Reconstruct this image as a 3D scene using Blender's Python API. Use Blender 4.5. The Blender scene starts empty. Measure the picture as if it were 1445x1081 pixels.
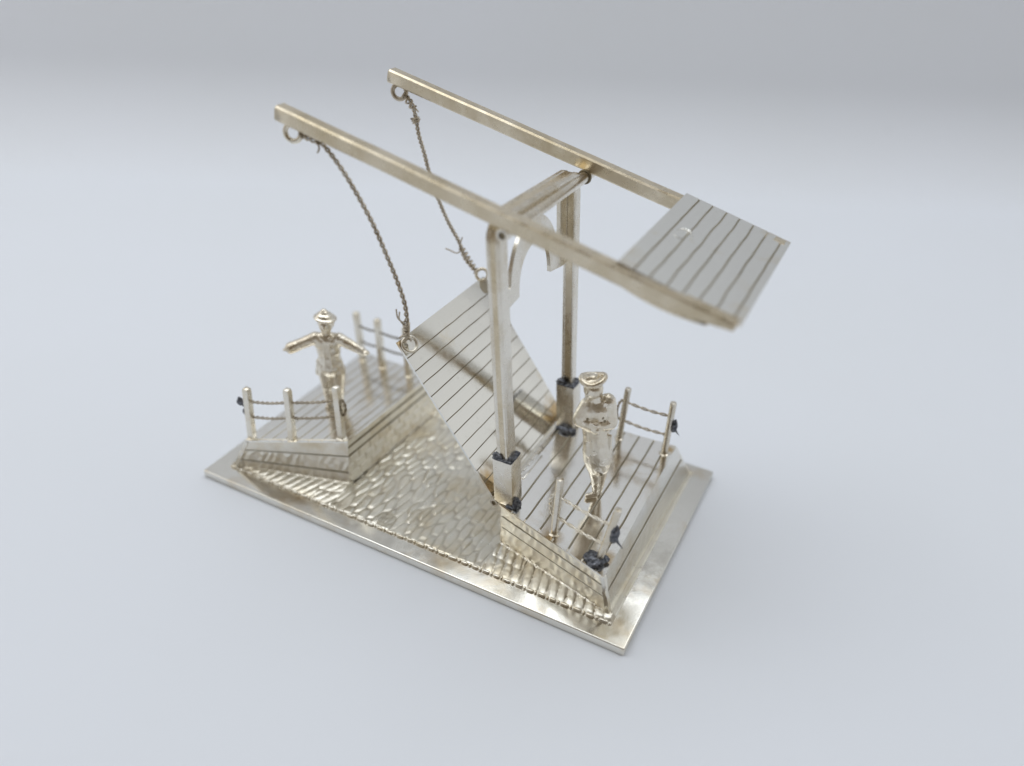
import bpy, bmesh, math, random
from mathutils import Vector, Matrix, noise, Quaternion
random.seed(7)
S = 0.001                      # model dimensions below are millimetres, the scene is real size (metres)
sc = bpy.context.scene
COL = sc.collection
V = Vector

# ------------------------------------------------------------------ camera
cam_d = bpy.data.cameras.new('camera'); cam = bpy.data.objects.new('camera', cam_d); COL.objects.link(cam)
cR = V((0.88583009, 0.46282221, 0.03317594)); cF = V((-0.37157611, 0.75037499, -0.54668874))
cU = cR.cross(cF)
M = Matrix((cR, cU, -cF)).transposed().to_4x4()
M.translation = V((147.168, -113.661, 143.015)) * S
cam.matrix_world = M
cam_d.sensor_width = 36; cam_d.sensor_fit = 'HORIZONTAL'
cam_d.lens = 1146.918 / 1445 * 36
cam_d.clip_start = 0.005; cam_d.clip_end = 50
cam_d.dof.use_dof = True; cam_d.dof.focus_distance = 0.186; cam_d.dof.aperture_fstop = 6.3
sc.camera = cam

# ------------------------------------------------------------------ world: soft pale room, warmer and dimmer on the viewer's side
w = bpy.data.worlds.new('World'); sc.world = w; w.use_nodes = True
nt = w.node_tree; nt.nodes.clear()
def N(nt, t, **k):
    n = nt.nodes.new(t)
    for a, b in k.items(): setattr(n, a, b)
    return n
out = N(nt, 'ShaderNodeOutputWorld'); bg = N(nt, 'ShaderNodeBackground'); nt.links.new(bg.outputs[0], out.inputs[0])
tc = N(nt, 'ShaderNodeTexCoord')
dot = N(nt, 'ShaderNodeVectorMath', operation='DOT_PRODUCT'); dot.inputs[1].default_value = (0.444, -0.896, 0.0)
nt.links.new(tc.outputs['Generated'], dot.inputs[0])
rmp = N(nt, 'ShaderNodeValToRGB'); nt.links.new(dot.outputs['Value'], rmp.inputs[0])
mr = N(nt, 'ShaderNodeMapRange'); mr.inputs[1].default_value = -1; mr.inputs[2].default_value = 1
nt.links.new(dot.outputs['Value'], mr.inputs[0]); nt.links.new(mr.outputs[0], rmp.inputs[0])
e = rmp.color_ramp.elements
e[0].position = 0.12; e[0].color = (0.60, 0.61, 0.62, 1)
e[1].position = 1.0; e[1].color = (0.22, 0.18, 0.135, 1)
m = e.new(0.30); m.color = (0.82, 0.83, 0.84, 1)
m = e.new(0.55); m.color = (0.78, 0.78, 0.77, 1)
m = e.new(0.76); m.color = (0.34, 0.295, 0.24, 1)
sx = N(nt, 'ShaderNodeSeparateXYZ'); nt.links.new(tc.outputs['Generated'], sx.inputs[0])
zr0 = N(nt, 'ShaderNodeMapRange'); zr0.inputs[1].default_value = .22; zr0.inputs[2].default_value = .5; zr0.inputs[3].default_value = 1; zr0.inputs[4].default_value = .66
nt.links.new(sx.outputs['Z'], zr0.inputs[0])
vm = N(nt, 'ShaderNodeVectorMath', operation='SCALE'); nt.links.new(rmp.outputs[0], vm.inputs[0]); nt.links.new(zr0.outputs[0], vm.inputs['Scale'])
nt.links.new(vm.outputs[0], bg.inputs[0]); bg.inputs[1].default_value = 0.86

def area(name, loc, target, sx, sy, power, col):
    d = bpy.data.lights.new(name, 'AREA'); d.shape = 'RECTANGLE'; d.size = sx * S; d.size_y = sy * S
    d.energy = power; d.color = col
    o = bpy.data.objects.new(name, d); COL.objects.link(o)
    o.location = V(loc) * S
    o.rotation_euler = (V(target) - V(loc)).to_track_quat('-Z', 'Y').to_euler()
    return o
area('softbox_top', (10, 100, 900), (-10, 130, 0), 1500, 640, 6.15, (0.90, 0.95, 1.0))
area('softbox_side', (-420, -120, 330), (60, 40, 20), 300, 300, 0.22, (1.0, 0.97, 0.93))

vs = sc.view_settings; vs.view_transform = 'Standard'; vs.look = 'None'; vs.exposure = 0.0; vs.gamma = 1.0
try: vs.use_curve_mapping = False
except Exception: pass

# ------------------------------------------------------------------ materials
def new_mat(name):
    mt = bpy.data.materials.new(name); mt.use_nodes = True
    t = mt.node_tree; t.nodes.clear()
    o = N(t, 'ShaderNodeOutputMaterial'); p = N(t, 'ShaderNodeBsdfPrincipled'); t.links.new(p.outputs[0], o.inputs[0])
    return mt, t, p
def silver(name, clean, warm, rough, warm_amt=0.5, bump=0.25, scale=1.0, dark=0.35, wavy=0.0, patina=False, stains=()):
    """cast or rolled silver: patchy warm tarnish, small dark pits, uneven polish; texture lives in the object's own millimetres"""
    mt, t, p = new_mat(name)
    L = t.links.new
    tc = N(t, 'ShaderNodeTexCoord'); mp = N(t, 'ShaderNodeMapping'); mp.inputs['Scale'].default_value = (1000,) * 3
    L(tc.outputs['Object'], mp.inputs[0])
    def noi(sc_, det, rgh=0.6, vec=None):
        n = N(t, 'ShaderNodeTexNoise'); n.inputs['Scale'].default_value = sc_; n.inputs['Detail'].default_value = det
        n.inputs['Roughness'].default_value = rgh; L(vec or mp.outputs[0], n.inputs['Vector']); return n
    def ramp(src, a, b, ca=(0, 0, 0, 1), cb=(1, 1, 1, 1)):
        r = N(t, 'ShaderNodeValToRGB'); r.color_ramp.elements[0].position = a; r.color_ramp.elements[1].position = b
        r.color_ramp.elements[0].color = ca; r.color_ramp.elements[1].color = cb; L(src, r.inputs[0]); return r
    n1 = noi(0.085 * scale, 5, 0.62); r1 = ramp(n1.outputs['Fac'], 0.56 - 0.22 * warm_amt, 0.78 - 0.12 * warm_amt)
    mx = N(t, 'ShaderNodeMix', data_type='RGBA'); mx.inputs[6].default_value = (*clean, 1); mx.inputs[7].default_value = (*warm, 1)
    L(r1.outputs[0], mx.inputs[0])
    n2 = noi(0.9 * scale, 6, 0.7); r2 = ramp(n2.outputs['Fac'], 0.60, 0.80)
    mx2 = N(t, 'ShaderNodeMix', data_type='RGBA'); mx2.inputs[7].default_value = (0.20, 0.16, 0.10, 1)
    mu = N(t, 'ShaderNodeMath', operation='MULTIPLY'); mu.inputs[1].default_value = dark; L(r2.outputs[0], mu.inputs[0])
    L(mu.outputs[0], mx2.inputs[0]); L(mx.outputs[2], mx2.inputs[6])
    colour = mx2.outputs[2]
    if patina:
        at = N(t, 'ShaderNodeAttribute'); at.attribute_name = 'patina'
        mx3 = N(t, 'ShaderNodeMix', data_type='RGBA'); mx3.inputs[7].default_value = (0.27, 0.22, 0.15, 1)
        mu3 = N(t, 'ShaderNodeMath', operation='MULTIPLY'); mu3.inputs[1].default_value = 0.6
        L(at.outputs['Fac'], mu3.inputs[0]); L(mu3.outputs[0], mx3.inputs[0]); L(colour, mx3.inputs[6]); colour = mx3.outputs[2]
    for (cx, cy, cz), rad in stains:          # gold-brown heat stains left by the soldering; one also paints in a reflection
        ds = N(t, 'ShaderNodeVectorMath', operation='DISTANCE'); ds.inputs[1].default_value = (cx, cy, cz); L(mp.outputs[0], ds.inputs[0])
        nz = noi(0.5, 4); ad = N(t, 'ShaderNodeMath', operation='MULTIPLY_ADD'); ad.inputs[1].default_value = rad * 1.2
        L(nz.outputs['Fac'], ad.inputs[0]); L(ds.outputs['Value'], ad.inputs[2])
        mr_ = N(t, 'ShaderNodeMapRange'); mr_.inputs[1].default_value = rad * 0.8; mr_.inputs[2].default_value = rad * 1.7
        mr_.inputs[3].default_value = 0.85; mr_.inputs[4].default_value = 0.0; L(ad.outputs[0], mr_.inputs[0])
        mx4 = N(t, 'ShaderNodeMix', data_type='RGBA'); mx4.inputs[7].default_value = (0.50, 0.34, 0.14, 1)
        L(mr_.outputs[0], mx4.inputs[0]); L(colour, mx4.inputs[6]); colour = mx4.outputs[2]
    L(colour, p.inputs['Base Color'])
    p.inputs['Metallic'].default_value = 1.0
    n3 = noi(0.35, 4); mr = N(t, 'ShaderNodeMapRange'); mr.inputs[3].default_value = rough * 0.7; mr.inputs[4].default_value = rough * 1.45
    mr.inputs[1].default_value = 0.3; mr.inputs[2].default_value = 0.7
    L(n3.outputs['Fac'], mr.inputs[0]); L(mr.outputs[0], p.inputs['Roughness'])
    b = N(t, 'ShaderNodeBump'); b.inputs['Strength'].default_value = bump; b.inputs['Distance'].default_value = 0.00006
    n4 = noi(2.4, 5, 0.55); L(n4.outputs['Fac'], b.inputs['Height'])
    if wavy:
        b2 = N(t, 'ShaderNodeBump'); b2.inputs['Strength'].default_value = wavy; b2.inputs['Distance'].default_value = 0.0004
        n5 = noi(0.16, 2, 0.4); L(n5.outputs['Fac'], b2.inputs['Height']); L(b2.outputs[0], b.inputs['Normal'])
    L(b.outputs[0], p.inputs['Normal'])
    return mt
WARM = (0.66, 0.56, 0.41)
m_plate = silver('silver_plate', (0.80, 0.78, 0.72), WARM, 0.17, 0.30, 0.12, wavy=0.05)
m_deck = silver('silver_deck', (0.91, 0.89, 0.84), WARM, 0.13, 0.15, 0.15, wavy=0.15,
    stains=(((50, -24, 15.6), 3.0), ((37, -24, 15.6), 3.0), ((50, 20, 15.6), 2.2)))
m_sheet = silver('silver_sheet', (0.83, 0.82, 0.77), (0.72, 0.60, 0.40), 0.10, 0.0, 0.06, .6, .2, wavy=0.08)
m_leaf = silver('leaf_silver', (0.83, 0.82, 0.77), (0.72, 0.60, 0.40), 0.10, 0.0, 0.06, .6, .2, wavy=0.08,
    stains=(((17.5, -17.5, 19), 4.5), ((18.5, 17.5, 18), 5.0), ((-5.5, -19, 50), 2.5)))  # far bottom corner spot: some tarnish, mostly a reflected band painted into the colour
m_bar = silver('silver_bar', (0.70, 0.62, 0.48), (0.52, 0.43, 0.28), 0.27, 0.6, 0.25, 1.0, 0.4)
m_post = silver('silver_post', (0.78, 0.74, 0.66), (0.58, 0.49, 0.34), 0.24, 0.45, 0.2, 0.8, 0.4)
m_fig = silver('figure_silver', (0.82, 0.77, 0.67), (0.68, 0.58, 0.42), 0.29, 0.5, 0.12, 1.2, 0.25)
m_cast = silver('cast_silver', (0.81, 0.77, 0.68), (0.66, 0.56, 0.39), 0.28, 0.5, 0.25, 1.6, 0.4)
m_wall = silver('wall_silver', (0.90, 0.87, 0.79), (0.74, 0.64, 0.46), 0.40, 0.35, 0.25, 1.2, 0.3)
m_water = silver('hammered_silver', (0.76, 0.725, 0.635), (0.64, 0.55, 0.39), 0.34, 0.35, 0.15, 1.0, 0.25, patina=True)
m_wire = silver('wire_silver', (0.52, 0.46, 0.37), (0.34, 0.28, 0.20), 0.32, 0.6, 0.3, 3, 0.5)
m_darkwire = silver('dark_wire', (0.30, 0.28, 0.25), (0.20, 0.17, 0.13), 0.35, 0.6, 0.3, 3, 0.5)
m_groove = silver('tarnished_groove', (0.34, 0.30, 0.22), (0.20, 0.16, 0.10), 0.45, 0.5, 0.3)
m_pale = silver('worn_line', (0.42, 0.38, 0.30), (0.32, 0.27, 0.19), 0.4, 0.5, 0.3)
mt, t, p = new_mat('black_solder'); m_solder = mt
p.inputs['Base Color'].default_value = (0.045, 0.048, 0.055, 1); p.inputs['Metallic'].default_value = 0.75; p.inputs['Roughness'].default_value = 0.42
tcn = N(t, 'ShaderNodeTexCoord'); nn = N(t, 'ShaderNodeTexNoise'); nn.inputs['Scale'].default_value = 1500; nn.inputs['Detail'].default_value = 4
t.links.new(tcn.outputs['Object'], nn.inputs['Vector'])
bb = N(t, 'ShaderNodeBump'); bb.inputs['Strength'].default_value = 0.45; bb.inputs['Distance'].default_value = 0.0003
t.links.new(nn.outputs['Fac'], bb.inputs['Height']); t.links.new(bb.outputs[0], p.inputs['Normal'])
cr = N(t, 'ShaderNodeValToRGB'); cr.color_ramp.elements[0].position = .35; cr.color_ramp.elements[0].color = (.035, .038, .045, 1)
cr.color_ramp.elements[1].position = .7; cr.color_ramp.elements[1].color = (.24, .25, .28, 1)
t.links.new(nn.outputs['Fac'], cr.inputs[0]); t.links.new(cr.outputs[0], p.inputs['Base Color'])

mt, t, p = new_mat('white_backdrop_paper'); m_paper = mt
p.inputs['Roughness'].default_value = 0.75; p.inputs['Specular IOR Level'].default_value = 0.25
tcn = N(t, 'ShaderNodeTexCoord'); nn = N(t, 'ShaderNodeTexNoise'); nn.inputs['Scale'].default_value = 9; nn.inputs['Detail'].default_value = 6
t.links.new(tcn.outputs['Object'], nn.inputs['Vector'])
cr = N(t, 'ShaderNodeValToRGB'); cr.color_ramp.elements[0].position = .3; cr.color_ramp.elements[0].color = (.735, .76, .80, 1)
cr.color_ramp.elements[1].position = .7; cr.color_ramp.elements[1].color = (.745, .77, .82, 1)
t.links.new(nn.outputs['Fac'], cr.inputs[0])
# a few tiny dust specks
n2 = N(t, 'ShaderNodeTexVoronoi'); n2.inputs['Scale'].default_value = 26; t.links.new(tcn.outputs['Object'], n2.inputs['Vector'])
c2 = N(t, 'ShaderNodeValToRGB'); c2.color_ramp.elements[0].position = .010; c2.color_ramp.elements[0].color = (.72, .72, .72, 1)
c2.color_ramp.elements[1].position = .018; c2.color_ramp.elements[1].color = (1, 1, 1, 1); t.links.new(n2.outputs['Distance'], c2.inputs[0])
mm = N(t, 'ShaderNodeMix', data_type='RGBA', blend_type='MULTIPLY'); mm.inputs[0].default_value = 1
t.links.new(cr.outputs[0], mm.inputs[6]); t.links.new(c2.outputs[0], mm.inputs[7]); t.links.new(mm.outputs[2], p.inputs['Base Color'])

# ------------------------------------------------------------------ helpers
def link_mesh(name, bm, mats, parent=None, angle=35, bevel=0):
    bmesh.ops.remove_doubles(bm, verts=bm.verts, dist=1e-5)
    bmesh.ops.recalc_face_normals(bm, faces=bm.faces)
    org = V(parent['org']) if parent is not None and 'org' in parent.keys() else V((0, 0, 0))
    for v in bm.verts: v.co = (v.co - org) * S
    me = bpy.data.meshes.new(name); bm.to_mesh(me); bm.free()
    for f in me.polygons: f.use_smooth = True
    me.set_sharp_from_angle(angle=math.radians(angle))
    if not isinstance(mats, (list, tuple)): mats = [mats]
    for mm_ in mats: me.materials.append(mm_)
    o = bpy.data.objects.new(name, me); COL.objects.link(o)
    if parent is not None: o.parent = parent; o['org'] = tuple(org)
    return o
def thing(name, label, cat, loc=(0, 0, 0), group=None):
    o = bpy.data.objects.new(name, None); COL.objects.link(o); o.empty_display_size = 0.005
    o.location = V(loc) * S; o['org'] = tuple(loc); o['label'] = label; o['category'] = cat
    if group: o['group'] = group
    return o
def quad(bm, a, b, c, d, mi=0):
    try:
        f = bm.faces.new((a, b, c, d)); f.material_index = mi; return f
    except ValueError: return None
def box(bm, c, ax, ay, az, hx, hy, hz, bev=0.0, seg=2):
    """oriented box, centre c, unit axes, half sizes, bevelled edges"""
    c = V(c); ax, ay, az = V(ax).normalized(), V(ay).normalized(), V(az).normalized()
    vs_ = [bm.verts.new(c + ax * hx * i + ay * hy * j + az * hz * k) for i in (-1, 1) for j in (-1, 1) for k in (-1, 1)]
    fs = [quad(bm, *[vs_[i] for i in q]) for q in ((0, 1, 3, 2), (4, 6, 7, 5), (0, 4, 5, 1), (2, 3, 7, 6), (0, 2, 6, 4), (1, 5, 7, 3))]
    if bev:
        es = list({e_ for f in fs for e_ in f.edges})
        bmesh.ops.bevel(bm, geom=es, offset=bev, segments=seg, profile=0.5, affect='EDGES')
X, Y, Z = V((1, 0, 0)), V((0, 1, 0)), V((0, 0, 1))
def catmull(pts, n=8):
    pts = [V(p_) for p_ in pts]; P = [pts[0] * 2 - pts[1]] + pts + [pts[-1] * 2 - pts[-2]]; out_ = []
    for i in range(1, len(P) - 2):
        for k in range(n):
            t_ = k / n; a, b, c, d = P[i - 1], P[i], P[i + 1], P[i + 2]
            out_.append(0.5 * ((2 * b) + (c - a) * t_ + (2 * a - 5 * b + 4 * c - d) * t_ ** 2 + (3 * b - a - 3 * c + d) * t_ ** 3))
    out_.append(pts[-1]); return out_
def frames(path, closed=False):
    n = len(path); T = []
    for i in range(n):
        a = path[i - 1] if (i or closed) else path[0]; b = path[(i + 1) % n] if (i < n - 1 or closed) else path[-1]
        T.append((b - a).normalized())
    r = T[0].orthogonal().normalized(); R = []
    for i in range(n):
        r = (r - T[i] * r.dot(T[i])).normalized(); R.append(r.copy())
    return T, R
def tube(bm, path, rad, seg=8, closed=False, mi=0):
    path = [V(p_) for p_ in path]; T, R = frames(path, closed); rings = []
    for i, p_ in enumerate(path):
        rr = rad(i / (len(path) - 1)) if callable(rad) else rad
        b = T[i].cross(R[i])
        rings.append([bm.verts.new(p_ + (R[i] * math.cos(a) + b * math.sin(a)) * rr) for a in [2 * math.pi * k / seg for k in range(seg)]])
    n = len(rings)
    for i in range(n if closed else n - 1):
        A, B = rings[i], rings[(i + 1) % n]
        for k in range(seg): quad(bm, A[k], A[(k + 1) % seg], B[(k + 1) % seg], B[k], mi)
    if not closed:
        bm.faces.new(list(reversed(rings[0]))).material_index = mi; bm.faces.new(rings[-1]).material_index = mi
def torus(bm, c, n, R, r, seg=28, sub=10, squash=1.0):
    n = V(n).normalized(); a = n.orthogonal().normalized(); b = n.cross(a)
    tube(bm, [V(c) + a * R * math.cos(2 * math.pi * k / seg) + b * R * squash * math.sin(2 * math.pi * k / seg) for k in range(seg)], r, sub, closed=True)
def twist(bm, path, rw, off, pitch, seg=7, phase=0, strands=2):
    """wires twisted round each other along a path"""
    path = catmull(path, 10) if len(path) > 2 else [V(path[0]).lerp(V(path[1]), k / 40) for k in range(41)]
    # resample
    d = [0]
    for i in range(1, len(path)): d.append(d[-1] + (path[i] - path[i - 1]).length)
    step = pitch / 12; n = max(4, int(d[-1] / step)); rs = []; j = 0
    for k in range(n + 1):
        q = d[-1] * k / n
        while j < len(d) - 2 and d[j + 1] < q: j += 1
        rs.append(path[j].lerp(path[j + 1], (q - d[j]) / max(1e-9, d[j + 1] - d[j])))
    T, R = frames(rs)
    for s_ in range(strands):
        pts = []
        for i in range(len(rs)):
            a = phase + s_ * 2 * math.pi / strands + 2 * math.pi * (d[-1] * i / n) / pitch
            b = T[i].cross(R[i]); pts.append(rs[i] + (R[i] * math.cos(a) + b * math.sin(a)) * off)
        tube(bm, pts, rw, seg)
def blob(bm, c, r, sx=1, sy=1, sz=1, rough=0.3, seed=0, sub=3):
    g = bmesh.ops.create_icosphere(bm, subdivisions=sub, radius=1.0)
    for v in g['verts']:
        k = 1 + rough * (noise.noise(v.co * 1.6 + V((seed, 0, 0))) + 0.5 * noise.noise(v.co * 4 + V((seed, 3, 0))))
        v.co = V(c) + V((v.co.x * sx, v.co.y * sy, v.co.z * sz)) * r * k
def plank_slab(bm, fa, fb, nrm, cuts, thick, s0, s1, gw=0.17, gd=0.16, nw=16, jag=0.0):
    """sheet whose two long edges are the curves fa(s), fb(s); scribed plank lines across it at the values in cuts.
    material 0 sheet, 1 groove"""
    ss = [(s0, 0)]
    for c in sorted(cuts):
        ss += [(c - gw, 0), (c, 1), (c + gw, 0)]
    ss.append((s1, 0))
    rows = []; nrm = V(nrm).normalized()
    for s_, g in ss:
        A, B = fa(s_), fb(s_); row = []
        for k in range(nw + 1):
            u = k / nw; P = A.lerp(B, u) - nrm * (gd * (0.75 + 0.5 * noise.noise(V((s_ * 3, k * .35, 1)))) if g else 0)
            if g or abs(s_ - s0) > 0.01 and abs(s_ - s1) > 0.01:
                c = min(cuts, key=lambda q: abs(q - s_)); dirv = (fa(min(s_ + .1, s1)) - fa(s_ - .1 if s_ > s0 else s_)).normalized()
                P = P + dirv * jag * noise.noise(V((c * 5, k * 0.3, 0)))
            row.append(bm.verts.new(P))
        rows.append(row)
    for i in range(len(rows) - 1):
        g = 1 if ss[i][1] or ss[i + 1][1] else 0
        for k in range(nw): quad(bm, rows[i][k], rows[i][k + 1], rows[i + 1][k + 1], rows[i + 1][k], g)
    bot = []
    for i, (s_, g) in enumerate(ss):
        A, B = fa(s_) - nrm * thick, fb(s_) - nrm * thick
        bot.append([bm.verts.new(A.lerp(B, k / nw)) for k in range(nw + 1)])
    for i in range(len(ss) - 1):
        for k in range(nw): quad(bm, bot[i][k + 1], bot[i][k], bot[i + 1][k], bot[i + 1][k + 1])
        quad(bm, rows[i][0], rows[i + 1][0], bot[i + 1][0], bot[i][0]); quad(bm, rows[i + 1][nw], rows[i][nw], bot[i][nw], bot[i + 1][nw])
    for k in range(nw):
        quad(bm, rows[0][k], rows[0][k + 1], bot[0][k + 1], bot[0][k]); quad(bm, rows[-1][k + 1], rows[-1][k], bot[-1][k], bot[-1][k + 1])

# ------------------------------------------------------------------ setting: paper sweep of the photo tent
bm = bmesh.new()
h = V((-0.444, 0.896, 0)); r = V((0.896, 0.444, 0)); base = V((147, -114, 0))
prof = [(-330, 0), (392, 0)]
for k in range(1, 17):
    a = math.radians(76) * k / 16; prof.append((392 + 60 * math.sin(a), 60 * (1 - math.cos(a))))
prof.append((prof[-1][0] + 420 * math.cos(math.radians(76)), prof[-1][1] + 420 * math.sin(math.radians(76))))
rows = []
for d_, z_ in prof: rows.append([bm.verts.new(base + h * d_ + r * (q * 42) + Z * z_) for q in range(-14, 15)])
for i in range(len(rows) - 1):
    for k in range(28): quad(bm, rows[i][k], rows[i][k + 1], rows[i + 1][k + 1], rows[i + 1][k])
sweep = link_mesh('backdrop', bm, m_paper); sweep['kind'] = 'structure'
# normals must face up
me = sweep.data
if me.polygons[0].normal.z < 0: me.flip_normals()

# ------------------------------------------------------------------ the drawbridge
T0, Z1, ZD = 2.25, 2.75, 15.6
bridge = thing('drawbridge', 'silver miniature drawbridge with raised leaf and overhead balance beams on flat rectangular plate', 'drawbridge', (60, 34, 0))

# base plate with softened upper edge
bm = bmesh.new()
box(bm, (60, 34.2, T0 / 2 + 0.02), X, Y, Z, 60, 34.2, T0 / 2, 0.35, 3)
link_mesh('base_plate', bm, m_plate, bridge, 40)

# water: hammered relief standing a little proud of the plate
def near_wall_y(x):
    """y of the foot of the wing walls"""
    if x <= 38: return 4.9 + (x - 6.4) * (14.2 - 4.9) / 31.2
    if x >= 82.4: return 14.7 + (x - 82.4) * (6.6 - 14.7) / 31.5
    return None
def cell_relief(x, y, lx, ly, seed):
    """packed long pebbles, long axis across the water"""
    wx = x + 1.0 * noise.noise(V((x * .07, y * .09, seed))) ; wy = y + 2.0 * noise.noise(V((x * .06, y * .06, seed + 9)))
    gy = wy / ly; best = 9; second = 9; bid = 0
    for cx_ in range(-2, 3):
        i = math.floor(wx / lx) + cx_
        offy = (i % 2) * 0.5 + 0.23 * math.sin(i * 12.9898 + seed)
        j0 = math.floor(gy - offy)
        for j in (j0 - 1, j0, j0 + 1):
            hsh = math.sin(i * 127.1 + j * 311.7 + seed) * 43758.5453; h1 = hsh - math.floor(hsh)
            hsh = math.sin(i * 269.5 + j * 183.3 + seed) * 43758.5453; h2 = hsh - math.floor(hsh)
            px = (i + 0.5 + (h1 - .5) * .6) * lx; py = (j + 0.5 + offy + (h2 - .5) * .55) * ly
            dx = (wx - px) / lx; dy = (wy - py) / ly
            dd = math.sqrt(dx * dx + dy * dy)
            if dd < best: second = best; best = dd; bid = h1
            elif dd < second: second = dd
    e_ = second - best
    return min(1.0, e_ / 0.42), bid
bm = bmesh.new()
x0, x1, y0, y1 = 5.2, 115.0, 4.75, 65.0
nx, ny = 520, 270; grid = []; pat = bm.verts.layers.float.new('patina')
for j in range(ny + 1):
    row = []
    yy = y0 + (y1 - y0) * (j / ny)
    for i in range(nx + 1):
        xx = x0 + (x1 - x0) * i / nx
        wy_ = near_wall_y(xx); z = 0; pt_ = 0
        if wy_ is not None and yy > wy_ + 0.9: z = -0.3        # hidden under the abutments
        elif wy_ is not None:
            f = (yy - y0) / max(0.6, (wy_ - y0))                # shore: pebbles set on end, rising to the wall
            span = wy_ - y0; rows_ = max(1, round(span / 5.2)); dome = 0
            tl = -0.22 if xx > 60 else 0.45
            for rw in range(rows_):
                ym = y0 + .35 + (rw + .5) * (span - .35) / rows_; hy = (span - .35) / rows_ * .52
                xs_ = xx - tl * (yy - ym) + (rw % 2) * 1.4
                kx = math.floor(xs_ / 2.35); hs = math.sin(kx * 91.7 + rw * 37.1) * 4375.5; hs -= math.floor(hs)
                dx = (xs_ - (kx + .5 + (hs - .5) * .2) * 2.35) / (1.08 + .16 * hs); dy = (yy - ym + (hs - .5) * .5) / hy
                q = 1 - abs(dx) ** 2.4 - abs(dy) ** 2.6
                if q > 0: dome = max(dome, q ** .5 * (.75 + .35 * hs))
            pt_ = max(0, 1 - dome * 2.5) * .6
            z = 0.75 * max(0, min(1, f)) + 0.34 * dome - 0.2 + .06 * noise.noise(V((xx, yy, 3)))
            if f > 0.93: z = 0.85
        else:
            c, bid = cell_relief(xx, yy, 2.0, 5.9, 3.0); pt_ = max(0, 1 - c * 1.6) ** 1.3 * max(0, .5 + 1.1 * noise.noise(V((xx * .35, yy * .2, 8))))
            fl = 1.0 - 0.5 * max(0, min(1, (xx - 55) / 30))
            c = c * c * (3 - 2 * c)
            z = (0.21 * c * (0.5 + 0.8 * bid) * (1 + .9 * noise.noise(V((xx * .12, yy * .12, 11)))) - 0.12) * fl + 0.25 * noise.noise(V((xx * .09, yy * .07, 5)))
            z += (bid - .5) * 0.10 * math.sin(xx * 1.1) * c
            lo = min(xx - 38, 82.4 - xx)
        ed = min(1, (xx - x0) / .5, (x1 - xx) / .5, (yy - y0) / .5, (y1 - yy) / .5)
        z = Z1 + z * ed - 0.25 * (1 - ed)
        vv = bm.verts.new((xx, yy, z)); vv[pat] = pt_; row.append(vv)
    grid.append(row)
for j in range(ny):
    for i in range(nx): quad(bm, grid[j][i], grid[j][i + 1], grid[j + 1][i + 1], grid[j + 1][i])
rim = [grid[0][i] for i in range(nx + 1)] + [grid[j][nx] for j in range(1, ny + 1)] + [grid[ny][i] for i in range(nx - 1, -1, -1)] + [grid[j][0] for j in range(ny - 1, 0, -1)]
cx_, cy_ = (x0 + x1) / 2, (y0 + y1) / 2
low = [bm.verts.new((v.co.x + .3 * (1 if v.co.x > x1 - .1 else -1 if v.co.x < x0 + .1 else 0), v.co.y + .3 * (1 if v.co.y > y1 - .1 else -1 if v.co.y < y0 + .1 else 0), T0 - 0.1)) for v in rim]
for i in range(len(rim)): quad(bm, rim[i], low[i], low[(i + 1) % len(rim)], rim[(i + 1) % len(rim)])
water = link_mesh('water_relief', bm, m_water, bridge, 60)
# beaded rim along the front of the water: long and round beads in turn
bm = bmesh.new(); xx = 5.4; k = 0
while xx < 114.8:
    ln = (1.9 + random.uniform(-.4, .5)) if k % 2 == 0 else random.uniform(.35, .7)
    zz = Z1 - 0.10 + random.uniform(-.08, .08); yb = y0 + 0.0 + random.uniform(-.08, .08)
    rr = 0.38 + random.uniform(-.05, .05)
    n = 8; tube(bm, [(xx + ln * (0.5 - 0.5 * math.cos(math.pi * q / n)), yb, zz) for q in range(n + 1)], lambda u: rr * math.sqrt(max(0.04, 1 - abs(2 * u - 1) ** 3)), 8)
    xx += ln + 0.30; k += 1
link_mesh('bead_edge', bm, m_cast, water, 50)

# abutments
def lerp(a, b, t_): return a + (b - a) * t_
def wall_patch(bm, TL, TR, BL, BR, nrm, fn, nu, nv, depth=1.2):
    """relief-carved wall slab between four corners; fn(s, t) gives height and groove flag"""
    TL, TR, BL, BR = map(V, (TL, TR, BL, BR)); nrm = V(nrm).normalized(); g = []; flags = {}
    for j in range(nv + 1):
        row = []
        for i in range(nu + 1):
            s_, t_ = i / nu, j / nv
            P = TL.lerp(TR, s_).lerp(BL.lerp(BR, s_), t_); hgt, fl = fn(s_, t_)
            v = bm.verts.new(P + nrm * hgt); row.append(v); flags[v] = fl
        g.append(row)
    for j in range(nv):
        for i in range(nu):
            q = (g[j][i], g[j][i + 1], g[j + 1][i + 1], g[j + 1][i]); quad(bm, *q, 1 if sum(flags[v] for v in q) >= 2 else 0)
    rim = [g[0][i] for i in range(nu + 1)] + [g[j][nu] for j in range(1, nv + 1)] + [g[nv][i] for i in range(nu - 1, -1, -1)] + [g[j][0] for j in range(nv - 1, 0, -1)]
    low = [bm.verts.new(v.co - nrm * depth) for v in rim]
    for i in range(len(rim)): quad(bm, rim[i], low[i], low[(i + 1) % len(rim)], rim[(i + 1) % len(rim)])
    bm.faces.new(low)
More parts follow.
